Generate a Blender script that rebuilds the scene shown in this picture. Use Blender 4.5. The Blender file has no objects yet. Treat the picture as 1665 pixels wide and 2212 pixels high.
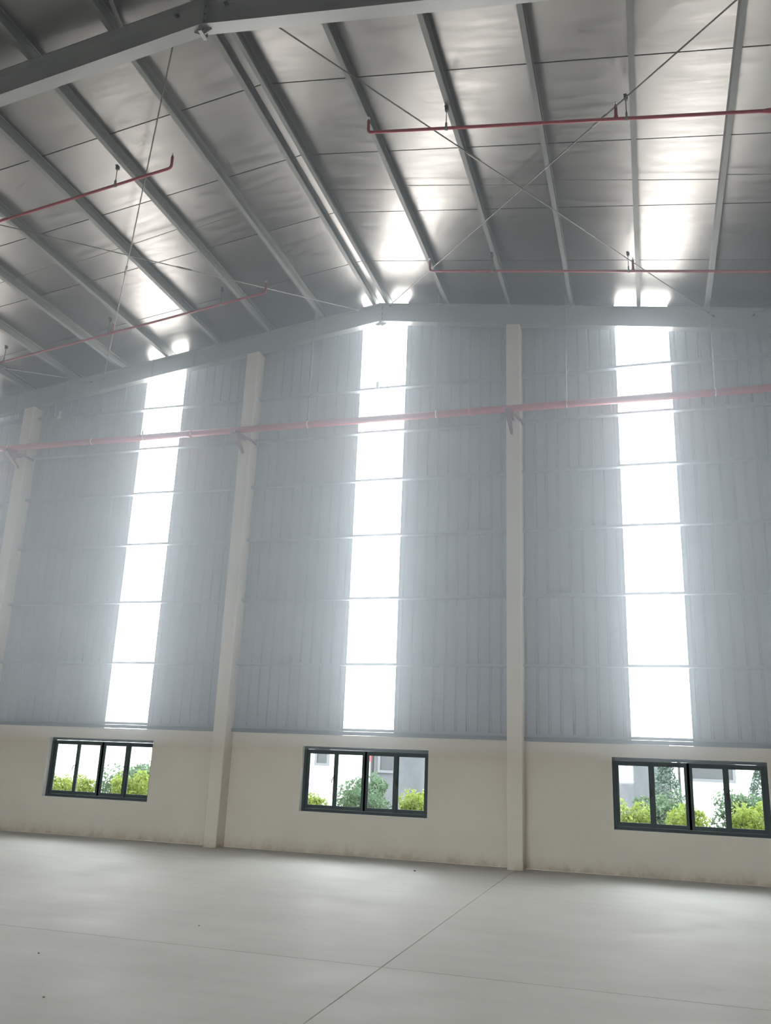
import bpy, math, random
from mathutils import Vector, Matrix
random.seed(7)
SC = bpy.context.scene
COL = SC.collection

# ------------------------------------------------------------------ camera
F_PX, W_PX, H_PX = 1849.4, 1665.0, 2212.0
YAW, PITCH, ROLL = -0.3013, 0.2817, 0.0395
CAM_LOC = Vector((0.0, -16.591, 1.780))
fwd = Vector((math.sin(YAW) * math.cos(PITCH), math.cos(YAW) * math.cos(PITCH), math.sin(PITCH)))
rgt = Vector((math.cos(YAW), -math.sin(YAW), 0.0))
upv = rgt.cross(fwd)
r2 = rgt * math.cos(ROLL) + upv * math.sin(ROLL)
u2 = -rgt * math.sin(ROLL) + upv * math.cos(ROLL)
cd = bpy.data.cameras.new('camera')
cam = bpy.data.objects.new('camera', cd); COL.objects.link(cam)
cam.matrix_world = Matrix(((r2.x, u2.x, -fwd.x, CAM_LOC.x), (r2.y, u2.y, -fwd.y, CAM_LOC.y),
                           (r2.z, u2.z, -fwd.z, CAM_LOC.z), (0, 0, 0, 1)))
cd.sensor_fit = 'VERTICAL'; cd.sensor_height = 36.0
cd.lens = F_PX / H_PX * 36.0
cd.clip_start = 0.05; cd.clip_end = 500
SC.camera = cam

# ------------------------------------------------------------------ sky, exposure
SKY_STRENGTH = 13.0          # bright overcast sky
STRIP_STRENGTH = 12.5        # daylight glowing through the translucent wall sheets
GLARE_DENSITY, GLARE_FORWARD = 0.021, 0.82  # added volume in the hall, imitates glare in the lens
wd = bpy.data.worlds.new('overcast_sky'); SC.world = wd; wd.use_nodes = True
wd.node_tree.nodes['Background'].inputs[0].default_value = (0.93, 0.97, 1.0, 1)
wd.node_tree.nodes['Background'].inputs[1].default_value = SKY_STRENGTH
vs = SC.view_settings
vs.view_transform = 'Standard'; vs.look = 'None'; vs.gamma = 1.0; vs.use_curve_mapping = False
vs.exposure = 0.0
SC.cycles.max_bounces = 10; SC.cycles.diffuse_bounces = 5; SC.cycles.glossy_bounces = 5
SC.cycles.transparent_max_bounces = 12
SC.cycles.sample_clamp_indirect = 12
SC.cycles.use_denoising = True

# ------------------------------------------------------------------ materials
def mat(name, col, rough=0.5, metal=0.0, spec=0.5):
    m = bpy.data.materials.new(name); m.use_nodes = True
    b = m.node_tree.nodes['Principled BSDF']
    b.inputs['Base Color'].default_value = (*col, 1)
    b.inputs['Roughness'].default_value = rough
    b.inputs['Metallic'].default_value = metal
    b.inputs['Specular IOR Level'].default_value = spec
    return m

def N(m, t, **kw):
    n = m.node_tree.nodes.new(t)
    for k, v in kw.items(): setattr(n, k, v)
    return n
def L(m, a, b): m.node_tree.links.new(a, b)
def coords(m, scale=(1, 1, 1), kind='Object'):
    # world-fixed coordinates of the piece
    if kind == 'World':
        g = N(m, 'ShaderNodeNewGeometry'); out = g.outputs['Position']
    else:
        g = N(m, 'ShaderNodeTexCoord'); out = g.outputs['Object']
    mp = N(m, 'ShaderNodeMapping'); mp.inputs['Scale'].default_value = scale
    L(m, out, mp.inputs['Vector']); return mp.outputs['Vector']
def noise(m, vec, scale, detail=4, rough=0.55):
    n = N(m, 'ShaderNodeTexNoise'); n.inputs['Scale'].default_value = scale
    n.inputs['Detail'].default_value = detail; n.inputs['Roughness'].default_value = rough
    L(m, vec, n.inputs['Vector']); return n.outputs['Fac']
def ramp(m, fac, stops):
    r = N(m, 'ShaderNodeValToRGB'); e = r.color_ramp.elements
    while len(e) < len(stops): e.new(0.5)
    for i, (p, c) in enumerate(stops): e[i].position = p; e[i].color = (*c, 1)
    L(m, fac, r.inputs['Fac']); return r.outputs['Color']
def mixc(m, fac, a, b, mode='MIX'):
    n = N(m, 'ShaderNodeMix', data_type='RGBA', blend_type=mode)
    for s, v in ((n.inputs[0], fac), (n.inputs[6], a), (n.inputs[7], b)):
        if isinstance(v, (int, float)): s.default_value = v
        elif isinstance(v, tuple): s.default_value = (*v, 1)
        else: L(m, v, s)
    return n.outputs[2]
def bump(m, h, strength, dist=0.02, chain=None):
    b = N(m, 'ShaderNodeBump'); b.inputs['Strength'].default_value = strength
    b.inputs['Distance'].default_value = dist
    L(m, h, b.inputs['Height'])
    if chain: L(m, chain, b.inputs['Normal'])
    return b.outputs['Normal']
def bsdf(m): return m.node_tree.nodes['Principled BSDF']

M = {}
# concrete floor
m = M['concrete'] = mat('power_floated_concrete', (0.5, 0.5, 0.49), 0.55, 0, 0.6)
v = coords(m, kind='World'); vstretch = coords(m, (0.35, 1.6, 1), 'World')
c1 = ramp(m, noise(m, v, 0.35, 6, 0.6), [(0.3, (0.47, 0.465, 0.43)), (0.7, (0.56, 0.555, 0.515))])
c2 = ramp(m, noise(m, vstretch, 2.2, 8, 0.65), [(0.35, (0.94, 0.94, 0.94)), (0.62, (1, 1, 1))])
c3 = ramp(m, noise(m, coords(m, (0.6, 3.0, 1), 'World'), 0.9, 9, 0.75), [(0.22, (0.72, 0.71, 0.7)), (0.33, (1, 1, 1))])
c = mixc(m, 1.0, mixc(m, 1.0, c1, c2, 'MULTIPLY'), c3, 'MULTIPLY')
L(m, c, bsdf(m).inputs['Base Color'])
L(m, ramp(m, noise(m, v, 1.3, 6), [(0.3, (0.60,) * 3), (0.7, (0.74,) * 3)]), bsdf(m).inputs['Roughness'])
L(m, bump(m, noise(m, v, 40, 4), 0.08, 0.01), bsdf(m).inputs['Normal'])
M['subfloor'] = mat('dark_subfloor', (0.16, 0.155, 0.15), 0.9)
# cream render on dwarf wall and columns
m = M['plaster'] = mat('cream_painted_render', (0.66, 0.62, 0.54), 0.75, 0, 0.2)
v = coords(m, kind='World')
c1 = ramp(m, noise(m, v, 0.8, 5), [(0.3, (0.70, 0.655, 0.565)), (0.7, (0.755, 0.71, 0.615))])
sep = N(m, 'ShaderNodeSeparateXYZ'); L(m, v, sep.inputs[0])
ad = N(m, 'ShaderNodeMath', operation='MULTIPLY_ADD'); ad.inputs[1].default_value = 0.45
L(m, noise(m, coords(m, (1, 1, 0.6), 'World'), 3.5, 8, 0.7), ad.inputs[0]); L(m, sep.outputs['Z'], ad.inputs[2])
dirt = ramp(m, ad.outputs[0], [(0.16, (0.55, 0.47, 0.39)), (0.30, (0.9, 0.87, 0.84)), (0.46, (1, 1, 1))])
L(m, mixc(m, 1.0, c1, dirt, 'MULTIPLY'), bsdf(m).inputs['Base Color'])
L(m, bump(m, noise(m, v, 25, 5), 0.1, 0.01), bsdf(m).inputs['Normal'])
M['plaster_reveal'] = mat('daylit_white_reveal', (0.86, 0.85, 0.82), 0.7)  # whiter than the render: daylight on the reveal put into the colour
# wall sheets
m = M['cladding'] = mat('grey_blue_coated_sheet', (0.50, 0.55, 0.60), 0.45, 0, 0.4)
v = coords(m, (1, 1, 0.15), 'World')
L(m, ramp(m, noise(m, v, 1.6, 4), [(0.3, (0.28, 0.32, 0.36)), (0.7, (0.32, 0.36, 0.40))]), bsdf(m).inputs['Base Color'])
M['flashing'] = mat('grey_folded_flashing', (0.13, 0.16, 0.18), 0.45)
M['girt'] = mat('pale_grey_coated_girt_steel', (0.27, 0.31, 0.35), 0.45)
# steel
m = M['steel'] = mat('grey_painted_frame_steel', (0.25, 0.275, 0.28), 0.38, 0.65, 0.5)
v = coords(m, kind='World')
L(m, ramp(m, noise(m, v, 1.1, 5), [(0.3, (0.39, 0.41, 0.41)), (0.7, (0.43, 0.45, 0.45))]), bsdf(m).inputs['Base Color'])
m = M['galv'] = mat('galvanised_purlin_steel', (0.36, 0.385, 0.375), 0.55, 0.1)
v = coords(m, (3, 0.5, 3), 'World')
L(m, ramp(m, noise(m, v, 3.0, 5), [(0.3, (0.185, 0.205, 0.198)), (0.7, (0.235, 0.255, 0.248))]), bsdf(m).inputs['Base Color'])
M['rod'] = mat('dull_galvanised_rod', (0.27, 0.27, 0.26), 0.45, 0.6)
M['dark_clamp'] = mat('dark_malleable_iron', (0.07, 0.07, 0.07), 0.5, 0.3)
M['zinc'] = mat('bright_zinc', (0.65, 0.65, 0.63), 0.35, 0.7)
M['red'] = mat('red_painted_pipe', (0.38, 0.022, 0.042), 0.42, 0, 0.5)
M['red_dark'] = mat('dark_red_painted_bracket', (0.13, 0.035, 0.04), 0.5)
# foil faced roof panels
m = M['foil'] = mat('silver_foil_insulation_facing', (0.38, 0.38, 0.37), 0.28, 1.0)
v = coords(m, kind='World')
L(m, ramp(m, noise(m, coords(m, (0.6, 1.2, 1), 'World'), 0.9, 5), [(0.3, (0.27, 0.27, 0.26)), (0.7, (0.32, 0.32, 0.31))]), bsdf(m).inputs['Base Color'])
L(m, ramp(m, noise(m, coords(m, (0.7, 5, 1), 'World'), 1.6, 6), [(0.3, (0.30,) * 3), (0.7, (0.40,) * 3)]), bsdf(m).inputs['Roughness'])
n1 = bump(m, noise(m, coords(m, (0.5, 5.0, 1), 'World'), 2.0, 2), 0.06, 0.012)
n2 = bump(m, noise(m, coords(m, (2.0, 40.0, 1), 'World'), 3.0, 2), 0.12, 0.004, n1)
n3 = bump(m, noise(m, v, 0.9, 2), 0.18, 0.05, n2)
L(m, n3, bsdf(m).inputs['Normal'])
M['roof_sheet'] = mat('dark_outer_roof_sheet', (0.10, 0.105, 0.11), 0.8)
# translucent strip sheets: daylight glowing through
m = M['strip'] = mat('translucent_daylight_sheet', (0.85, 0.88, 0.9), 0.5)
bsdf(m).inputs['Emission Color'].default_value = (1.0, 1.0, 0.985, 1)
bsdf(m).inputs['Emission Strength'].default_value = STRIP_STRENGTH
# windows
M['alu'] = mat('dark_grey_green_window_aluminium', (0.065, 0.09, 0.095), 0.6, 0, 0.3)
M['handle'] = mat('black_window_handle', (0.02, 0.022, 0.024), 0.4)
def glass(name, tint):
    m = bpy.data.materials.new(name); m.use_nodes = True
    nt = m.node_tree; nt.nodes.remove(nt.nodes['Principled BSDF']); out = nt.nodes['Material Output']
    t = N(m, 'ShaderNodeBsdfTransparent'); t.inputs[0].default_value = (*tint, 1)
    g = N(m, 'ShaderNodeBsdfGlossy'); g.inputs['Roughness'].default_value = 0.02
    fr = N(m, 'ShaderNodeFresnel'); fr.inputs[0].default_value = 1.45
    mx = N(m, 'ShaderNodeMixShader')
    L(m, fr.outputs[0], mx.inputs[0]); L(m, t.outputs[0], mx.inputs[1]); L(m, g.outputs[0], mx.inputs[2])
    L(m, mx.outputs[0], out.inputs[0]); return m
M['glass'] = glass('clear_window_glass', (0.93, 0.96, 0.95))
# outside
M['soil'] = mat('garden_soil_and_paving', (0.36, 0.35, 0.32), 0.9)
M['asphalt'] = mat('unseen_dark_asphalt', (0.05, 0.05, 0.052), 0.9)  # for the unseen ground behind the hall, dark to limit bounce light
def leafmat(name, a, b, trans=0.35):
    m = mat(name, a, 0.55, 0, 0.3)
    L(m, ramp(m, noise(m, coords(m, kind='World'), 5, 3), [(0.35, a), (0.65, b)]), bsdf(m).inputs['Base Color'])
    nt = m.node_tree; out = nt.nodes['Material Output']
    tr = N(m, 'ShaderNodeBsdfTranslucent'); tr.inputs[0].default_value = (*b, 1)
    mx = N(m, 'ShaderNodeMixShader'); mx.inputs[0].default_value = trans
    L(m, bsdf(m).outputs[0], mx.inputs[1]); L(m, tr.outputs[0], mx.inputs[2]); L(m, mx.outputs[0], out.inputs[0])
    return m
M['leaf_yellow'] = leafmat('yellow_green_leaves', (0.11, 0.16, 0.022), (0.22, 0.27, 0.055))
M['leaf_green'] = leafmat('mid_green_leaves', (0.035, 0.068, 0.035), (0.095, 0.145, 0.08))
M['leaf_conifer'] = leafmat('grey_green_conifer_needles', (0.055, 0.085, 0.068), (0.09, 0.125, 0.10), 0.2)
M['bark'] = mat('brown_bark', (0.14, 0.10, 0.07), 0.9)
M['white_wall'] = mat('white_painted_house_wall', (0.85, 0.85, 0.84), 0.8)
M['grey_wall'] = mat('weathered_grey_concrete', (0.30, 0.31, 0.33), 0.85)
m = M['grey_wall']
L(m, ramp(m, noise(m, coords(m, (1, 1, 0.3), 'World'), 1.2, 7, 0.7), [(0.3, (0.05, 0.053, 0.06)), (0.7, (0.10, 0.105, 0.115))]), bsdf(m).inputs['Base Color'])
M['grey_frame'] = mat('pale_grey_window_surround', (0.105, 0.108, 0.118), 0.7)
M['dark_pane'] = mat('dark_far_window_pane', (0.04, 0.043, 0.048), 0.5)
M['roof_tile'] = mat('grey_brown_roof', (0.30, 0.27, 0.25), 0.8)
M['red_sign'] = mat('red_sign_paint', (0.7, 0.05, 0.06), 0.6)

# ------------------------------------------------------------------ mesh helpers
ORG = {}
class MB:
    def __init__(s): s.v = []; s.f = []
    def poly(s, pts, faces):
        o = len(s.v); s.v += [tuple(p) for p in pts]; s.f += [tuple(i + o for i in f) for f in faces]; return s
    def box(s, x0, x1, y0, y1, z0, z1):
        return s.poly([(x0, y0, z0), (x1, y0, z0), (x1, y1, z0), (x0, y1, z0), (x0, y0, z1), (x1, y0, z1), (x1, y1, z1), (x0, y1, z1)],
                      [(0, 3, 2, 1), (4, 5, 6, 7), (0, 1, 5, 4), (1, 2, 6, 5), (2, 3, 7, 6), (3, 0, 4, 7)])
    def hexa(s, p):   # 8 points: bottom ring, top ring
        return s.poly(p, [(0, 3, 2, 1), (4, 5, 6, 7), (0, 1, 5, 4), (1, 2, 6, 5), (2, 3, 7, 6), (3, 0, 4, 7)])
    def bar(s, a, b, w, h, up=(0, 0, 1)):
        a = Vector(a); b = Vector(b); d = (b - a).normalized(); up = Vector(up)
        if abs(d.dot(up)) > 0.98: up = Vector((0, 1, 0))
        x = d.cross(up).normalized() * (w / 2); y = x.cross(d).normalized() * (h / 2)
        return s.hexa([a - x - y, a + x - y, a + x + y, a - x + y, b - x - y, b + x - y, b + x + y, b - x + y])
    def tube(s, pts, r, n=10, cap=True):
        pts = [Vector(p) for p in pts]; rs = r if isinstance(r, (list, tuple)) else [r] * len(pts)
        o = len(s.v); ref = None
        for i, p in enumerate(pts):
            d = (pts[min(i + 1, len(pts) - 1)] - pts[max(i - 1, 0)]).normalized()
            if ref is None: ref = Vector((0, 0, 1)) if abs(d.z) < 0.9 else Vector((0, 1, 0))
            x = d.cross(ref).normalized(); y = x.cross(d).normalized(); ref = y
            for k in range(n):
                t = 2 * math.pi * k / n
                s.v.append(tuple(p + (x * math.cos(t) + y * math.sin(t)) * rs[i]))
        for i in range(len(pts) - 1):
            for k in range(n):
                a = o + i * n + k; b = o + i * n + (k + 1) % n
                s.f.append((a, b, b + n, a + n))
        if cap:
            s.f.append(tuple(o + k for k in range(n))[::-1]); e = o + (len(pts) - 1) * n
            s.f.append(tuple(e + k for k in range(n)))
        return s
    def extrude(s, prof, mapf, ends):
        """closed profile [(u,v)] mapped by mapf(u,v,t) for each t in ends"""
        o = len(s.v); n = len(prof)
        for t in ends: s.v += [tuple(mapf(u, v, t)) for u, v in prof]
        for j in range(len(ends) - 1):
            for k in range(n):
                a = o + j * n + k; b = o + j * n + (k + 1) % n
                s.f.append((a, b, b + n, a + n))
        s.f.append(tuple(o + k for k in range(n))[::-1]); e = o + (len(ends) - 1) * n
        s.f.append(tuple(e + k for k in range(n)))
        return s
    def mesh(s, name, material, org, smooth):
        me = bpy.data.meshes.new(name)
        me.from_pydata([(x - org[0], y - org[1], z - org[2]) for x, y, z in s.v], [], s.f)
        me.materials.append(material); me.update()
        if smooth:
            for p in me.polygons: p.use_smooth = len(p.vertices) == 4
        return me
    def build(s, name, material, parent=None, base=False, smooth=False):
        xs, ys, zs = zip(*s.v)
        org = Vector(((min(xs) + max(xs)) / 2, (min(ys) + max(ys)) / 2, min(zs) if base or parent is None else (min(zs) + max(zs)) / 2))
        o = bpy.data.objects.new(name, s.mesh(name, material, org, smooth)); COL.objects.link(o)
        ORG[o.name] = org
        if parent is not None:
            o.parent = parent; o.location = org - ORG[parent.name]
        else: o.location = org
        return o
def empty(name, loc):
    o = bpy.data.objects.new(name, None); COL.objects.link(o); o.location = loc; o.empty_display_size = 0.2
    ORG[o.name] = Vector(loc); return o
def tag(o, label=None, cat=None, group=None, kind=None):
    for k, v in (('label', label), ('category', cat), ('group', group), ('kind', kind)):
        if v: o[k] = v
    return o
def struct(name, loc): return tag(empty(name, loc), kind='structure')

# ------------------------------------------------------------------ dimensions of the hall (metres)
XR, SL, ZT = -5.35, 0.142, 11.59          # ridge x, roof slope, top of rafters at the ridge
XL, XE, YB = -20.4, 9.7, -25.5            # left wall, right wall, rear wall
PUR = 0.20                                # purlin depth
def ztop(x): return ZT - SL * abs(x - XR)         # rafter top = purlin underside
def zdeck(x): return ztop(x) + PUR + 0.004        # foil underside
COLS = [-14.4, -8.4, -2.4, 3.6]
STRIPS = [-16.30, -10.82, -5.335, 0.185, 5.70]
SW = 0.525
WINS = [-17.4, -11.4, -5.4, 0.6, 6.6]
WHW, WZ0, WZ1 = 1.305, 0.745, 1.995
GIRTS = [3.61, 4.95, 6.28, 7.50, 8.60, 9.62]
SILL = 2.217

# ------------------------------------------------------------------ floor
fl = struct('floor', (XR, -12.75, 0))
MB().box(XL, XE, YB, 0.0, -0.35, -0.10).build('sub_base', M['subfloor'], fl)
xs = [XL, -14.4, -2.4, XE]; ys = [0.0, -8.45, -16.9, YB]; g = 0.0035
for i in range(3):
    for j in range(3):
        b = MB(); x0, x1, y0, y1 = xs[i] + g, xs[i + 1] - g, ys[j + 1] + g, ys[j] - g; c = 0.004
        if j == 0: y1 = 0.0
        b.poly([(x0, y0, -0.1), (x1, y0, -0.1), (x1, y1, -0.1), (x0, y1, -0.1), (x0, y0, -c), (x1, y0, -c), (x1, y1, -c), (x0, y1, -c),
                (x0 + c, y0 + c, 0), (x1 - c, y0 + c, 0), (x1 - c, y1 - c, 0), (x0 + c, y1 - c, 0)],
               [(0, 3, 2, 1), (0, 1, 5, 4), (1, 2, 6, 5), (2, 3, 7, 6), (3, 0, 4, 7), (4, 5, 9, 8), (5, 6, 10, 9), (6, 7, 11, 10), (7, 4, 8, 11), (8, 9, 10, 11)])
        b.build('floor_slab', M['concrete'], fl)

# ------------------------------------------------------------------ gable wall: rendered dwarf wall, ribbed sheets, girts
wb = struct('wall_back', (XR, 0.1, 0))
b = MB(); edges = [XL] + [e for w in WINS for e in (w - WHW, w + WHW)] + [XE]
for i in range(0, len(edges), 2): b.box(edges[i], edges[i + 1], 0, 0.22, 0, SILL)
for w in WINS:
    b.box(w - WHW, w + WHW, 0, 0.22, 0, WZ0); b.box(w - WHW, w + WHW, 0, 0.22, WZ1, SILL)
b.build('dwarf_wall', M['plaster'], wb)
RIB = 0.2225
def sheet(x0, x1, zb, ztopf, ribs, y=0.0):
    p = (x1 - x0) / ribs; pts = []
    for k in range(ribs):
        a = x0 + k * p
        pts += [(a, 0.0), (a + p * 0.38, 0.0), (a + p * 0.45, 0.022), (a + p * 0.57, 0.022), (a + p * 0.64, 0.0)]
    pts.append((x1, 0.0)); b = MB(); n = len(pts)
    V = []
    for dy, in ((0.0,), (0.004,)):
        for (x, dd) in pts: V += [(x, y + dd + dy, zb), (x, y + dd + dy, ztopf(x))]
    F = []
    for k in range(n - 1):
        F.append((2 * k, 2 * k + 2, 2 * k + 3, 2 * k + 1)); o = 2 * n
        F.append((o + 2 * k, o + 2 * k + 1, o + 2 * k + 3, o + 2 * k + 2))
    return b.poly(V, F)
zg = lambda x: zdeck(x) + 0.0
gaps = [(XL, STRIPS[0] - SW)] + [(STRIPS[i] + SW, STRIPS[i + 1] - SW) for i in range(4)] + [(STRIPS[4] + SW, XE)]
for a, c in gaps:
    k = max(1, round((c - a) / 0.89)); w = (c - a) / k
    for q in range(k): sheet(a + q * w, a + (q + 1) * w, SILL, zg, 4).build('cladding_sheet', M['cladding'], wb)
# sheet above ridge line needs no split: follow the two slopes closely
bays = [(XL, COLS[0] - 0.14)] + [(COLS[i] + 0.14, COLS[i + 1] - 0.14) for i in range(3)] + [(COLS[3] + 0.14, XE)]
GP = [(-0.145, 0.0), (-0.001, 0.0), (-0.001, 0.055), (-0.004, 0.055), (-0.004, 0.003), (-0.142, 0.003), (-0.142, 0.045), (-0.129, 0.045), (-0.129, 0.048), (-0.145, 0.048)]
for z in GIRTS:
    for a, c in bays:
        if ztop((a + c) / 2) - 0.45 < z and False: continue
        b = MB(); b.extrude(GP, lambda u, v, t: (t, u, z - 0.03 + v), (a, c)); b.build('girt', M['girt'], wb)
for a, c in bays:    # folded flashing and base angle on top of the dwarf wall
    b = MB(); b.box(a, c, -0.10, -0.002, SILL + 0.004, SILL + 0.075); b.build('base_flashing', M['flashing'], wb)
    b = MB(); b.box(a, c, -0.055, -0.002, SILL + 0.079, SILL + 0.135); b.build('base_angle', M['girt'], wb)
for x in COLS:       # pale closing strips where the sheets meet the columns
    for s in (-1, 1):
        b = MB(); b.box(x + s * 0.22 - 0.025, x + s * 0.22 + 0.025, -0.012, -0.002, SILL + 0.14, ztop(x) - 0.45)
        b.build('closing_strip', M['cladding'], wb)
for x, z in ((-5.41, GIRTS[5]), (-13.62, GIRTS[5])):
    b = MB(); b.box(x - 0.03, x + 0.03, -0.16, -0.147, z - 0.04, z + 0.14); b.box(x - 0.05, x + 0.05, -0.19, -0.147, z - 0.05, z - 0.02)
    b.build('girt_clip', M['zinc'], wb)

# translucent strips (upper windows)
wn = 0
for x in STRIPS:
    wn += 1
    w = struct('window_%d' % wn, (x, 0.02, SILL))
    lv = [SILL + 0.02] + GIRTS + [None]
    for i in range(len(lv) - 1):
        z0 = lv[i]; b = MB(); xa, xb = x - SW, x + SW; y0, y1 = 0.008, 0.014
        if lv[i + 1] is None:
            pts = [xa] + ([XR] if xa < XR < xb else []) + [xb]
            for q in range(len(pts) - 1):
                p0, p1 = pts[q], pts[q + 1]
                b.hexa([(p0, y0, z0), (p1, y0, z0), (p1, y1, z0), (p0, y1, z0), (p0, y0, zg(p0)), (p1, y0, zg(p1)), (p1, y1, zg(p1)), (p0, y1, zg(p0))])
        else: b.box(xa, xb, y0, y1, z0, lv[i + 1])
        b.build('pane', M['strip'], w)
    for s in (-1, 1):
        b = MB(); xx = x + s * (SW + 0.018)
        b.box(xx - 0.022, xx + 0.022, -0.006, 0.006, SILL + 0.14, zg(xx) - 0.02); b.build('edge_lap', M['girt'], w)

# ------------------------------------------------------------------ sliding windows in the dwarf wall
for x in WINS:
    wn += 1
    w = struct('window_%d' % wn, (x, 0.12, WZ0))
    x0, x1, z0, z1 = x - WHW, x + WHW, WZ0, WZ1
    ya, yb = 0.12, 0.20; t = 0.06
    b = MB(); b.box(x0, x1, ya, yb, z1 - t, z1); b.box(x0, x1, ya, yb, z0, z0 + t)
    b.box(x0, x0 + t, ya, yb, z0 + t, z1 - t); b.box(x1 - t, x1, ya, yb, z0 + t, z1 - t)
    b.build('frame', M['alu'], w)
    b = MB(); e = 0.006
    b.box(x0, x0 + e, 0.0, ya, z0, z1); b.box(x1 - e, x1, 0, ya, z0, z1); b.box(x0 + e, x1 - e, 0, ya, z0, z0 + e); b.box(x0 + e, x1 - e, 0, ya, z1 - e, z1)
    b.build('reveal', M['plaster_reveal'], w)
    ix0, ix1 = x0 + t, x1 - t; q = (ix1 - ix0) / 4; st = 0.055
    spans = [(ix0, ix0 + q + 0.03, 1), (ix0 + q - 0.03, ix0 + 2 * q + 0.02, 0), (ix0 + 2 * q - 0.02, ix0 + 3 * q + 0.03, 0), (ix0 + 3 * q - 0.03, ix1, 1)]
    for i, (sa, sb, back) in enumerate(spans):
        y0 = 0.126 if not back else 0.163; y1 = y0 + 0.03
        la = (st, 0.08, 0.09, 0.08)[i]; ra = (0.08, 0.09, 0.08, st)[i]
        b = MB(); za, zb = z0 + t + 0.002, z1 - t - 0.002
        b.box(sa, sa + la, y0, y1, za, zb); b.box(sb - ra, sb, y0, y1, za, zb)
        b.box(sa + la, sb - ra, y0, y1, za, za + 0.07); b.box(sa + la, sb - ra, y0, y1, zb - 0.085, zb)
        s = b.build('sash', M['alu'], w)
        b = MB(); b.box(sa + la, sb - ra, y0 + 0.012, y0 + 0.017, za + 0.07, zb - 0.085); b.build('pane', M['glass'], s)
        if i in (1, 2):
            hx = sa + 0.025 if i == 1 else sb - 0.025; d = -1 if i == 1 else 1; zc = (z0 + z1) / 2 + 0.02
            b = MB(); b.box(hx - 0.012, hx + 0.012, y0 - 0.012, y0 - 0.001, zc - 0.06, zc + 0.06)
            b.tube([(hx, y0 - 0.01, zc + 0.02), (hx + d * 0.02, y0 - 0.05, zc + 0.02), (hx + d * 0.035, y0 - 0.055, zc - 0.03), (hx + d * 0.04, y0 - 0.055, zc - 0.09)], [0.008, 0.009, 0.010, 0.008], 8)
            b.build('handle', M['handle'], s)

# ------------------------------------------------------------------ other walls of the hall (out of frame)
def side_wall(name, x, sgn):
    global wn
    w = struct(name, (x, -12.75, 0)); ze = zdeck(x); xo = x + sgn * 0.22
    MB().box(min(x, xo), max(x, xo), YB, 0.22, 0, SILL).build('dwarf_wall', M['plaster'], w)
    ys = [-19.6]  # unseen glowing strip, added to each side wall to light the hall
    cuts = [0.0] + [c for y in ys for c in (y + SW, y - SW)] + [YB]
    for i in range(0, len(cuts), 2):
        MB().box(min(x, xo), max(x, xo), cuts[i + 1], cuts[i], SILL, ze).build('cladding_sheet', M['cladding'], w)
    for y in ys:
        wn += 1
        ww = struct('window_%d' % wn, (x, y, SILL))
        MB().box(x + sgn * 0.01 - 0.005, x + sgn * 0.01 + 0.005, y - SW, y + SW, SILL, ze).build('pane', M['strip'], ww)
side_wall('wall_left', XL, -1); side_wall('wall_right', XE, 1)
wf = struct('wall_front', (XR, YB, 0))
DX0, DX1, DZ = XR - 4.5, XR + 4.5, 4.2     # unseen doorway behind the camera, added and sized to light the dwarf wall
fx = [XL, DX0, XR, DX1, XE]
for i in range(4):
    a, c = fx[i], fx[i + 1]; zb = DZ if i in (1, 2) else 0
    MB().hexa([(a, YB - 0.2, zb), (c, YB - 0.2, zb), (c, YB, zb), (a, YB, zb), (a, YB - 0.2, zdeck(a)), (c, YB - 0.2, zdeck(c)), (c, YB, zdeck(c)), (a, YB, zdeck(a))]).build('cladding_sheet', M['cladding'], wf)

# ------------------------------------------------------------------ roof: foil panels with open joints under a dark outer sheet
ce = struct('ceiling', (XR, -12.75, ZT))
jy = [0.25, -1.74, -3.43, -5.10, -6.765, -8.44]
while jy[-1] > YB: jy.append(jy[-1] - 1.67)
g = 0.010
for j in range(len(jy) - 1):
    y1, y0 = jy[j] - g, jy[j + 1] + g
    for xa, xb in ((XL - 0.3, XR), (XR, XE + 0.3)):
        MB().hexa([(xa, y0, zdeck(xa)), (xb, y0, zdeck(xb)), (xb, y1, zdeck(xb)), (xa, y1, zdeck(xa)),
                   (xa, y0, zdeck(xa) + .05), (xb, y0, zdeck(xb) + .05), (xb, y1, zdeck(xb) + .05), (xa, y1, zdeck(xa) + .05)]).build('roof_panel', M['foil'], ce)
for xa, xb in ((XL - 0.3, XR), (XR, XE + 0.3)):
    MB().hexa([(xa, YB - .3, zdeck(xa) + .055), (xb, YB - .3, zdeck(xb) + .055), (xb, .3, zdeck(xb) + .055), (xa, .3, zdeck(xa) + .055),
               (xa, YB - .3, zdeck(xa) + .09), (xb, YB - .3, zdeck(xb) + .09), (xb, .3, zdeck(xb) + .09), (xa, .3, zdeck(xa) + .09)]).build('outer_roof_sheet', M['roof_sheet'], ce)

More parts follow.
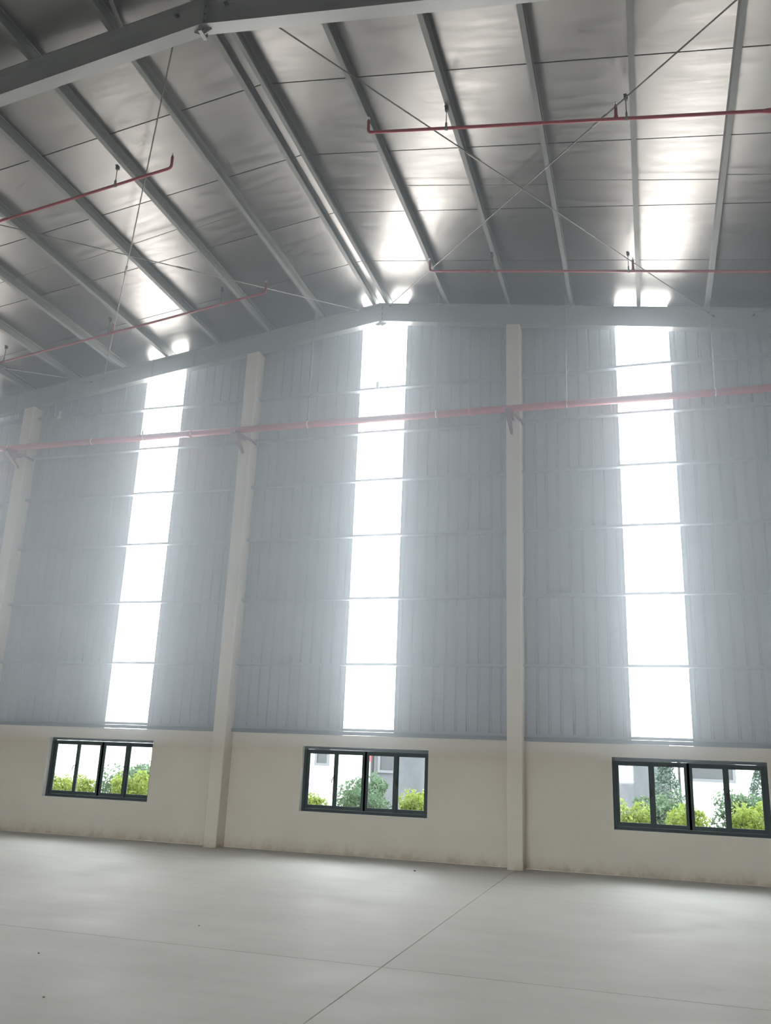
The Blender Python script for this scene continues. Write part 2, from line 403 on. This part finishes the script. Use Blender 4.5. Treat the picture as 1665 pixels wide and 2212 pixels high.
# ------------------------------------------------------------------ concrete columns
def column(x, label):
    t = tag(empty('column', (x, -0.18, 0)), label, 'column', 'concrete gable columns')
    zc = lambda xx: ztop(xx) - 0.45 - 0.012
    hw, y0, y1, c = 0.143, -0.35, -0.001, 0.012
    b = MB(); ring = [(x - hw, y0 + c), (x - hw + c, y0), (x + hw - c, y0), (x + hw, y0 + c), (x + hw, y1), (x - hw, y1)]
    n = 6; b.poly([(px, py, 0) for px, py in ring] + [(px, py, zc(px)) for px, py in ring],
                  [tuple(range(n))[::-1], tuple(range(n, 2 * n))] + [(k, (k + 1) % n, n + (k + 1) % n, n + k) for k in range(n)])
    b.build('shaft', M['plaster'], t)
    b = MB(); k = hw + 0.055
    b.hexa([(x - k, -0.30, zc(x - k) + .0), (x + k, -0.30, zc(x + k) + .0), (x + k, -0.16, zc(x + k) + .0), (x - k, -0.16, zc(x - k) + .0),
            (x - k, -0.30, zc(x - k) + .011), (x + k, -0.30, zc(x + k) + .011), (x + k, -0.16, zc(x + k) + .011), (x - k, -0.16, zc(x - k) + .011)])
    b.build('cap_plate', M['steel'], t)
    return t
column(COLS[0], 'cream concrete column at the left edge, standing left of the left window')
column(COLS[1], 'cream concrete column between the left and middle windows')
column(COLS[2], 'cream concrete column between the middle and right windows')
column(COLS[3], 'cream concrete column to the right of the right window')

# ------------------------------------------------------------------ rafters (gable frame and the next frame in)
def rafter(yc, label, splices, extra=False):
    t = tag(empty('rafter', (XR, yc, ZT - 0.45)), label, 'beam', 'steel portal rafters')
    hw, tf, dp = 0.095, 0.012, 0.45
    xa, xb = XL + 0.05, XE - 0.05
    def seg(b, x0, x1, y0, y1, o0, o1):   # slice between two offsets below the rafter top, following the slope
        b.hexa([(x0, y0, ztop(x0) + o0), (x1, y0, ztop(x1) + o0), (x1, y1, ztop(x1) + o0), (x0, y1, ztop(x0) + o0),
                (x0, y0, ztop(x0) + o1), (x1, y0, ztop(x1) + o1), (x1, y1, ztop(x1) + o1), (x0, y1, ztop(x0) + o1)])
    for nm, y0, y1, o0, o1 in (('web', yc - .004, yc + .004, -dp + tf, -tf), ('top_flange', yc - hw, yc + hw, -tf, -0.001), ('bottom_flange', yc - hw, yc + hw, -dp, -dp + tf)):
        b = MB(); seg(b, xa, XR, y0, y1, o0, o1); seg(b, XR, xb, y0, y1, o0, o1); b.build(nm, M['steel'], t)
    b = MB(); b.box(XR - 0.024, XR - 0.001, yc - 0.085, yc + 0.085, ZT - dp - 0.10, ZT - 0.02); b.box(XR + 0.001, XR + 0.024, yc - 0.085, yc + 0.085, ZT - dp - 0.10, ZT - 0.02)
    b.build('ridge_plate', M['steel'], t)
    for s in (-1, 1):   # small triangular gussets under the flange, either side of the ridge plates
        b = MB(); x0 = XR + s * 0.026; x1 = XR + s * 0.13; zb = ZT - dp
        b.poly([(x0, yc - .006, zb - .002), (x1, yc - .006, zb - .018), (x1, yc - .006, zb - .03), (x0, yc - .006, zb - .085), (x0, yc + .006, zb - .002), (x1, yc + .006, zb - .018), (x1, yc + .006, zb - .03), (x0, yc + .006, zb - .085)],
               [(0, 1, 2, 3), (4, 7, 6, 5), (0, 4, 5, 1), (1, 5, 6, 2), (2, 6, 7, 3), (3, 7, 4, 0)])
        b.build('ridge_gusset', M['steel'], t)
    for s in (-1, 1):
        for zz in (-0.06, 0.08, 0.2, 0.33):
            MB().tube([(XR - 0.04, yc + s * 0.055, ZT - dp + zz), (XR + 0.04, yc + s * 0.055, ZT - dp + zz)], 0.014, 6).build('bolt', M['dark_clamp'], t)
    for x in splices:
        b = MB(); b.box(x - 0.012, x + 0.012, yc - 0.09, yc - 0.005, ztop(x) - dp + tf + .003, ztop(x) - tf - .003); b.build('stiffener', M['steel'], t)
    return t
rafter(-0.255, 'grey steel rafter resting on the column heads along the gable wall', (-13.4, -9.95, -1.2))
rn = rafter(-8.505, 'grey steel rafter crossing overhead nearer the camera, with plain web', (-13.0, 2.4))
for x in (-5.77, -5.03):   # cleats near the ridge that take the bracing rods
    b = MB(); b.box(x - 0.025, x + 0.025, -8.555, -8.51, ztop(x) - 0.085, ztop(x) - 0.06); b.tube([(x, -8.585, ztop(x) - 0.12), (x, -8.53, ztop(x) - 0.06)], 0.013, 8)
    b.build('rod_cleat', M['dark_clamp'], rn)
b = MB(); b.bar((-6.585, -8.605, ztop(-6.585) - 0.02), (-6.585, -8.90, ztop(-6.585) + 0.15), 0.05, 0.006); b.bar((-6.61, -8.605, ztop(-6.61) - 0.02), (-6.61, -8.90, ztop(-6.61) + 0.15), 0.006, 0.05)
b.build('fly_brace', M['steel'], rn)

# ------------------------------------------------------------------ purlins with their sag rods
PU = [-13.24, -11.95, -10.70, -9.37, -8.10, -6.80, -5.54, -5.245, -3.865, -2.52, -1.22, 0.115, 1.42, 2.73]
PU = [-18.4, -17.1, -15.85, -14.55] + PU + [4.05, 5.36, 6.68, 8.0]
PL = {-14.55: 'steel purlin at the far left edge of the roof, ending above the left column', -13.24: 'steel purlin on the left slope ending just right of the left column',
      -11.95: 'steel purlin on the left slope ending just left of the left strip window', -10.70: 'steel purlin on the left slope ending straight above the left strip window',
      -9.37: 'steel purlin on the left slope ending right of the left strip window', -8.10: 'steel purlin on the left slope ending above the column between left and middle windows',
      -6.80: 'steel purlin on the left slope next to the ridge pair', -5.54: 'left purlin of the close ridge pair', -5.245: 'right purlin of the close ridge pair',
      -3.865: 'steel purlin on the right slope next to the ridge pair', -2.52: 'steel purlin on the right slope above the column between middle and right windows',
      -1.22: 'steel purlin on the right slope, third out from the ridge pair', 0.115: 'steel purlin on the right slope ending above the right strip window',
      1.42: 'steel purlin on the right slope nearest the right edge of the picture', 2.73: 'steel purlin on the right slope just beyond the right edge of the picture'}
WID, TH, LIP = 0.075, 0.003, 0.022
CP = [(0, 0), (WID, 0), (WID, LIP), (WID - TH, LIP), (WID - TH, TH), (TH, TH), (TH, PUR - TH), (WID - TH, PUR - TH), (WID - TH, PUR - LIP), (WID, PUR - LIP), (WID, PUR), (0, PUR)]
for i, x in enumerate(PU):
    if x not in PL: continue
    lb = PL[x]; 
    if not lb.startswith('steel'): lb = 'steel ' + lb
    sd = 1 if x > XR else -1
    t = tag(empty('purlin', (x + WID / 2, -8.5, ztop(x))), lb, 'beam', 'roof purlins')
    slope = -SL * sd
    zc = lambda u, v: ztop(x) + (slope * u) + v + 0.001
    b = MB(); b.extrude(CP, lambda u, v, tt: (x + u, tt, zc(u, v)), (-0.02, -17.0)); b.build('channel', M['galv'], t)
    b = MB(); b.extrude([(a - 0.004 if a < 0.01 else a + 0.0, c) for a, c in [(0, 0.03), (0.002, 0.03), (0.002, PUR - 0.03), (0, PUR - 0.03)]], lambda u, v, tt: (x + u, tt, zc(u, v)), (-8.0, -9.1)); b.build('lap_sleeve', M['galv'], t)
    # sag rod towards the next purlin outwards
    nx = [p for p in PU if (p > x if sd > 0 else p < x)]
    if nx and x not in (-5.54,):
        n = min(nx, key=lambda p: abs(p - x)); yy = -4.25 + (0.03 if i % 2 else -0.03)
        b = MB(); b.tube([(x, yy, ztop(x) + 0.13), (n + (WID + .008 if n < x else -.008), yy + 0.05, ztop(n) + 0.13)], 0.007, 6); b.build('sag_rod', M['rod'], t)

# ------------------------------------------------------------------ cross bracing rods
def brace(a, c, tb, label):
    a = Vector(a); c = Vector(c)
    t = tag(empty('bracing_rod', a), label, 'rod', 'roof bracing rods')
    MB().tube([a, c], 0.0105, 8).build('rod', M['rod'], t, smooth=True)
    p = a.lerp(c, tb); d = (c - a).normalized()
    b = MB(); b.tube([p - d * 0.16, p - d * 0.13, p + d * 0.13, p + d * 0.16], [0.014, 0.02, 0.02, 0.014], 8); b.build('turnbuckle', M['rod'], t, smooth=True)
    for e, dd in ((a, d), (c, -d)):
        b = MB(); b.tube([e + dd * 0.0, e + dd * 0.07], 0.018, 8); b.build('end_nut', M['dark_clamp'], t)
def rp(x, y, dz): return (x, y, ztop(x) + dz)
brace(rp(-4.50, -8.40, -.25), rp(1.56, -0.36, -.21), 0.37, 'thin bracing rod on the right slope running from the ridge down to the right')
brace(rp(1.74, -8.40, -.22), rp(-5.10, -0.50, -.15), 0.30, 'thin bracing rod on the right slope crossing from upper right towards the ridge')
brace(rp(-5.86, -8.40, -.25), rp(-12.35, -0.36, -.21), 0.55, 'thin bracing rod on the left slope dropping steeply from the ridge to the left')
brace(rp(-12.75, -8.40, -.22), rp(-5.80, -0.50, -.15), 0.62, 'thin bracing rod on the left slope rising from the left edge to the ridge')
brace(rp(-20.0, -8.40, -.22), rp(-12.62, -0.40, -.22), 0.5, 'short view of a bracing rod at the far left, behind the lowest red pipe end')
brace(rp(8.7, -8.40, -.22), rp(2.25, -0.40, -.2), 0.5, 'thin bracing rod just showing at the right edge above the gable rafter')

# ------------------------------------------------------------------ sprinkler branch pipes
DZP = -0.40
def branch(y, x0, x1, hang, risers, label, end_up=True):
    """pipe follows the slope from its ridge end x0 to its outer end x1"""
    zp = lambda x: ztop(x) + DZP
    sg = 1 if x1 > x0 else -1; r = 0.0235
    t = tag(empty('sprinkler_pipe', (x0, y, zp(x0))), label, 'pipe', 'red sprinkler branch pipes')
    b = MB(); pts = [(x0, y, zp(x0) + 0.22)] + [(x0 + sg * 0.06 * (1 - math.cos(a)), y, zp(x0) + 0.06 * (1 - math.sin(a))) for a in (0.0, 0.4, 0.8, 1.2, 1.57)] + [(x1, y, zp(x1))]
    b.tube(pts, r, 12); b.build('pipe', M['red'], t, smooth=True)
    def head(x, z):
        b = MB(); b.tube([(x, y, z), (x, y, z + 0.03), (x, y, z + 0.032), (x, y, z + 0.05), (x, y, z + 0.052), (x, y, z + 0.058)], [0.018, 0.016, 0.008, 0.008, 0.02, 0.02], 8)
        b.build('sprinkler_head', M['zinc'], t)
    head(x0, zp(x0) + 0.22)
    for x in risers:
        b = MB(); b.tube([(x, y, zp(x)), (x, y, zp(x) + 0.05), (x, y, zp(x) + 0.06), (x, y, zp(x) + 0.22)], [0.03, 0.03, 0.024, 0.022], 10); b.build('riser', M['red'], t, smooth=True)
        head(x, zp(x) + 0.22)
    for x in hang:
        b = MB(); b.tube([(x, y, zp(x) + 0.03), (x, y, ztop(x) - 0.05)], 0.006, 6); b.build('hanger_rod', M['dark_clamp'], t)
        b = MB(); b.tube([(x - 0.018, y, zp(x) - SL * sg * -0.018), (x + 0.018, y, zp(x) + SL * sg * -0.018)], 0.031, 12); b.box(x - 0.014, x + 0.014, y - 0.014, y + 0.014, zp(x) + 0.02, zp(x) + 0.10); b.build('pipe_clamp', M['rod'], t)
        b = MB(); b.box(x - 0.022, x + 0.03, y - 0.02, y + 0.02, ztop(x) - 0.085, ztop(x) - 0.018); b.box(x - 0.03, x + 0.015, y - 0.03, y + 0.03, ztop(x) - 0.018, ztop(x) - 0.003); b.build('beam_clamp', M['dark_clamp'], t)
    return t
t = branch(-6.28, -3.72, 4.5, (-2.50, 0.06), (-0.02 - 0.06,), 'red sprinkler pipe overhead at the upper right, nearer the camera')
b = MB(); b.tube([(1.78, -6.28, ztop(1.78) + DZP), (1.86, -6.28, ztop(1.86) + DZP), (2.0, -6.28, ztop(2.0) + DZP)], [0.026, 0.036, 0.036], 12); b.build('coupling', M['red'], t, smooth=True)
branch(-2.33, -3.72, 5.5, (-2.50, -0.01), (0.07,), 'red sprinkler pipe on the right slope close to the gable rafter')
branch(-6.30, -7.10, -14.5, (-8.14,), (), 'red sprinkler pipe overhead at the left, nearer the camera')
branch(-2.36, -7.20, -13.58, (-8.20, -10.87, -13.52), (-10.83 + 0.06,), 'red sprinkler pipe on the left slope close to the gable rafter')

# ------------------------------------------------------------------ main red pipe along the gable
MY, MZ, MR = -0.70, 8.64, 0.072
mp = tag(empty('sprinkler_main', (XR, MY, MZ)), 'large red sprinkler main running level along the gable wall on column brackets', 'pipe')
MB().tube([(XL + 0.1, MY, MZ), (XE - 0.1, MY, MZ)], MR, 20).build('pipe', M['red'], mp, smooth=True)
for x in COLS:
    b = MB()
    xa = x - 0.03
    b.hexa([(xa - .025, -0.352, MZ - 0.42), (xa + .025, -0.352, MZ - 0.42), (xa + .025, -0.352, MZ - 0.36), (xa - .025, -0.352, MZ - 0.36),
            (xa - .055, -0.86, MZ - 0.145), (xa + .055, -0.86, MZ - 0.145), (xa + .055, -0.86, MZ - 0.078), (xa - .055, -0.86, MZ - 0.078)])
    b.bar((xa, -0.352, MZ - 0.105), (xa, -0.90, MZ - 0.105), 0.11, 0.05)
    b.build('bracket', M['red_dark'], mp)
    b = MB(); b.bar((x + 0.165, -0.12, MZ - 0.12), (x + 0.165, -0.30, MZ - 0.12), 0.05, 0.05); b.bar((x + 0.168, -0.28, MZ - 0.12), (x + 0.02, -0.86, MZ - 0.112), 0.05, 0.045)
    b.build('side_strut', M['red_dark'], mp)
for x in (-14.5, -12.15, -10.78, -6.76, -3.93, -1.29, 1.45, 4.1):
    b = MB(); b.tube([(x, MY, MZ + MR), (x, MY, ztop(x) - 0.002)], 0.006, 6); b.build('hanger_rod', M['rod'], mp)
    b = MB(); b.tube([(x - 0.008, MY, MZ), (x + 0.008, MY, MZ)], MR + 0.005, 20); b.build('pipe_clamp', M['zinc'], mp, smooth=True)
for x in (-9.6, -3.2, 2.9):
    b = MB(); b.tube([(x - 0.06, MY, MZ), (x + 0.06, MY, MZ)], MR + 0.012, 20); b.build('coupling', M['red'], mp, smooth=True)
b = MB(); b.tube([(-10.83, MY, MZ + MR - .01), (-10.83, MY, MZ + MR + 0.11)], 0.018, 8); b.build('vent_stub', M['rod'], mp)

# ------------------------------------------------------------------ crumbs of mortar left on the floor
def chip(x, y, r, seed, label):
    rnd = random.Random(seed); b = MB(); n = 7
    lo = [(x + r * rnd.uniform(.7, 1.3) * math.cos(6.283 * k / n), y + r * rnd.uniform(.5, 1) * math.sin(6.283 * k / n), 0.0005) for k in range(n)]
    hi = [(x + (px - x) * .55, y + (py - y) * .55, r * rnd.uniform(.5, .8)) for px, py, _ in lo]
    b.poly(lo + hi, [tuple(range(n))[::-1], tuple(range(n, 2 * n))] + [(k, (k + 1) % n, n + (k + 1) % n, n + k) for k in range(n)])
    tag(b.build('mortar_chip', M['bark']), label, 'debris', 'mortar crumbs on the floor')
chip(-5.33, -9.36, 0.013, 1, 'small dark crumb of mortar near the left edge, in front of the long floor joint')
chip(-4.38, -10.52, 0.011, 2, 'small dark crumb of mortar on the floor in the bottom left corner')
chip(-3.91, -1.55, 0.024, 3, 'small crumb of mortar on the floor close to the wall under the middle window')
chip(-4.72, -7.53, 0.010, 4, 'tiny crumb of mortar on the floor just behind the long joint, at left')
# ------------------------------------------------------------------ outside: ground, garden, houses
gr = tag(MB().box(-90, 80, 0.23, 120, -0.35, -0.05).build('ground', M['soil']), kind='structure')
MB().box(-90, 80, -110, YB - 0.2, -0.35, -0.05).build('unseen_forecourt', M['asphalt'], gr)  # unseen ground outside the doorway, kept dark to dim the near rafter web
def leaf_mesh(name, material, n, shape, size, seed):
    rnd = random.Random(seed); b = MB()
    for _ in range(n):
        p = Vector(shape(rnd)); nrm = Vector((rnd.gauss(0, 1), rnd.gauss(0, 1), rnd.gauss(0.4, 1))).normalized()
        a = nrm.orthogonal().normalized(); a = Matrix.Rotation(rnd.random() * 6.28, 3, nrm) @ a; c = nrm.cross(a)
        s = size * rnd.uniform(0.6, 1.2)
        b.poly([p - a * s, p + c * s * 0.42 + nrm * s * .12, p + a * s, p - c * s * 0.42 + nrm * s * .12], [(0, 1, 2), (0, 2, 3)])
    return b.mesh(name, material, (0, 0, 0), False)
def blob(rx, ry, rz, z0, lumps, seed):
    rr = random.Random(seed)
    cs = [(rr.uniform(-.6, .6) * rx, rr.uniform(-.6, .6) * ry, z0 + rz * (0.9 + rr.uniform(-.5, .75)), rr.uniform(.35, .6)) for _ in range(lumps)]
    def f(rnd):
        cx, cy, cz, k = rnd.choice(cs); d = Vector((rnd.gauss(0, 1), rnd.gauss(0, 1), rnd.gauss(0, 1))).normalized() * rnd.uniform(0.7, 1.02) * k
        return (cx + d.x * rx, cy + d.y * ry, max(0.02, cz + d.z * rz))
    return f
def cone(r, h):
    def f(rnd):
        t = rnd.random() ** 1.4; a = rnd.random() * 6.28; k = r * (1 - t) * rnd.uniform(.55, 1.1) + 0.04
        return (math.cos(a) * k, math.sin(a) * k, 0.25 + t * h)
    return f
def stem_mesh(name, h, n, seed):
    rnd = random.Random(seed); b = MB()
    for k in range(n):
        a = 6.28 * k / n; b.tube([(0.03 * math.cos(a), .03 * math.sin(a), 0), (.12 * math.cos(a), .12 * math.sin(a), h * .5), (.3 * math.cos(a + .4), .3 * math.sin(a + .4), h)], [.02, .015, .006], 5)
    return b.mesh(name, M['bark'], (0, 0, 0), False)
KIND = {
    'low': (leaf_mesh('yellow_shrub_foliage', M['leaf_yellow'], 2600, blob(0.50, 0.40, 0.50, 0.22, 16, 3), 0.05, 1), stem_mesh('shrub_stems', .7, 5, 1)),
    'bush': (leaf_mesh('green_bush_foliage', M['leaf_green'], 3800, blob(0.64, 0.55, 0.52, 0.35, 22, 5), 0.055, 2), stem_mesh('bush_stems', 1.2, 6, 2)),
    'conifer': (leaf_mesh('conifer_foliage', M['leaf_conifer'], 5200, cone(0.85, 2.7), 0.055, 4), stem_mesh('conifer_stem', 2.2, 1, 3)),
}
def plant(kind, x, y, s, rz, name, label, group, sz=None):
    t = tag(empty(name, (x, y, -0.05)), label, 'shrub' if kind != 'conifer' else 'tree', group)
    t.rotation_euler.z = rz; t.scale = (s, s, sz or s)
    for nm, me in zip(('foliage', 'stem'), KIND[kind]):
        o = bpy.data.objects.new(nm, me); COL.objects.link(o); o.parent = t
    return t
LOW = 'yellow-green shrubs outside the windows'; BU = 'green bushes outside the windows'; CO = 'conifers outside the right window'
plant('low', -13.40, 1.4, 1.0, .3, 'flowering_shrub', 'yellow-green shrub seen in the first pane of the left window', LOW)
plant('low', -13.75, 2.8, 0.95, 1.3, 'flowering_shrub', 'pale yellow-green shrub seen in the second pane of the left window', LOW)
plant('bush', -12.50, 2.8, 1.0, .5, 'green_bush', 'rounded green bush seen in the third pane of the left window', BU)
plant('low', -11.35, 1.4, 1.1, 2.3, 'flowering_shrub', 'light green shrub in the fourth pane of the left window', LOW)
plant('bush', -12.9, 4.4, 1.1, 2.1, 'green_bush', 'pale bush behind the fourth pane of the left window', BU)
plant('low', -7.00, 1.4, 0.88, .9, 'flowering_shrub', 'low yellow-green shrub in the first pane of the middle window', LOW)
plant('bush', -6.30, 2.9, 1.05, 1.7, 'green_bush', 'dark green bush in the second pane of the middle window', BU)
plant('bush', -5.82, 1.4, 0.88, 4.0, 'green_bush', 'tall green bush in the third pane of the middle window', BU)
plant('low', -4.55, 1.4, 1.04, 3.3, 'flowering_shrub', 'bright yellow-green shrub in the fourth pane of the middle window', LOW)
plant('low', -0.50, 1.4, 1.02, 5.0, 'flowering_shrub', 'bright yellow shrub in the first pane of the right window', LOW)
plant('low', 0.55, 1.4, 1.0, 1.0, 'flowering_shrub', 'yellow shrub in the second pane of the right window', LOW)
plant('bush', 0.10, 2.9, 0.98, 2.6, 'green_bush', 'green bush in the second pane of the right window, behind yellow shrub', BU)
plant('bush', 1.76, 2.9, 1.05, 5.3, 'green_bush', 'green bush filling the third pane of the right window', BU)
plant('low', 1.80, 1.4, 1.08, 2.9, 'flowering_shrub', 'vivid yellow-green shrub in the fourth pane of the right window', LOW)
plant('conifer', 0.30, 6.0, 0.8, .4, 'conifer', 'grey-green conifer behind the second pane of the right window', CO)
plant('conifer', 2.45, 6.4, 0.74, 1.9, 'conifer', 'grey-green conifer behind the fourth pane of the right window', CO)

def house(name, x0, x1, y0, y1, h, wallm, wins, label, roof=None, cat='building'):
    t = tag(empty(name, ((x0 + x1) / 2, (y0 + y1) / 2, -0.05)), label, cat)
    MB().box(x0, x1, y0, y1, -0.05, h).build('wall', M[wallm], t)
    for (a, c, z0, z1) in wins:
        b = MB(); f = 0.09
        b.box(a, c, y0 - 0.06, y0 - .001, z0, z0 + f); b.box(a, c, y0 - 0.06, y0 - .001, z1 - f, z1); b.box(a, a + f, y0 - 0.06, y0 - .001, z0 + f, z1 - f); b.box(c - f, c, y0 - 0.06, y0 - .001, z0 + f, z1 - f)
        fr = b.build('window', M['grey_frame'], t)
        MB().box(a + f, c - f, y0 - 0.03, y0 - .001, z0 + f, z1 - f).build('pane', M['dark_pane'], fr)
    b = MB(); b.box(x0 - .05, x1 + .05, y0 - .35, y1 + .3, h, h + 0.18); b.build('roof_slab', M['roof_tile' if not roof else roof], t)
    return t
house('white_house', -14.8, -9.45, 13.0, 20.0, 3.2, 'white_wall', [(-12.0, -11.75, 1.5, 2.3), (-11.45, -10.9, 1.5, 2.4)], 'white house with grey windows, seen through the first panes of the middle window')
house('grey_building', -9.25, -4.8, 13.0, 19.0, 4.5, 'grey_wall', [(-9.1, -8.45, 1.35, 2.3)], 'weathered grey building seen through the right half of the middle window')
house('grey_shed', -2.4, 0.55, 13.4, 17.0, 4.2, 'grey_wall', [], 'plain grey shed wall behind the first pane of the right window')
house('white_outbuilding', 0.85, 7.5, 13.0, 17.0, 3.5, 'white_wall', [(1.05, 2.45, 1.5, 2.5)], 'white outbuilding with a grey window, behind the third pane of the right window')
t = tag(empty('garden_wall', (-20.0, 13.0, -0.05)), 'long white garden wall with a grey coping, seen through the left window', 'wall')
MB().box(-27.0, -15.2, 13.0, 13.2, -0.05, 1.82).build('panel', M['white_wall'], t)
MB().box(-27.05, -15.15, 12.93, 13.27, 1.82, 1.90).build('coping', M['roof_tile'], t)
b = MB(); b.box(-9.36, -9.24, 12.6, 12.64, 1.70, 1.90); sgn = tag(b.build('sign', M['red_sign']), 'small red sign beside the grey building in the middle window', 'sign')
MB().tube([(-9.30, 12.67, -0.05), (-9.30, 12.67, 1.9)], 0.02, 8).build('post', M['white_wall'], sgn)

# ------------------------------------------------------------------ added scattering volume that imitates lens glare around the strips
m = bpy.data.materials.new('lens_glare_volume'); m.use_nodes = True
m.node_tree.nodes.remove(m.node_tree.nodes['Principled BSDF'])
vsn = N(m, 'ShaderNodeVolumeScatter'); vsn.inputs['Color'].default_value = (0.74, 0.88, 1.0, 1)
vsn.inputs['Density'].default_value = GLARE_DENSITY; vsn.inputs['Anisotropy'].default_value = GLARE_FORWARD
L(m, vsn.outputs[0], m.node_tree.nodes['Material Output'].inputs['Volume'])
b = MB(); b.box(XL + .02, XE - .02, YB + .02, -0.0005, 1.9, 12.2)
hz = tag(b.build('glare_volume', m), 'added scattering volume imitating lens glare around the strips', 'glare_volume', kind='stuff')
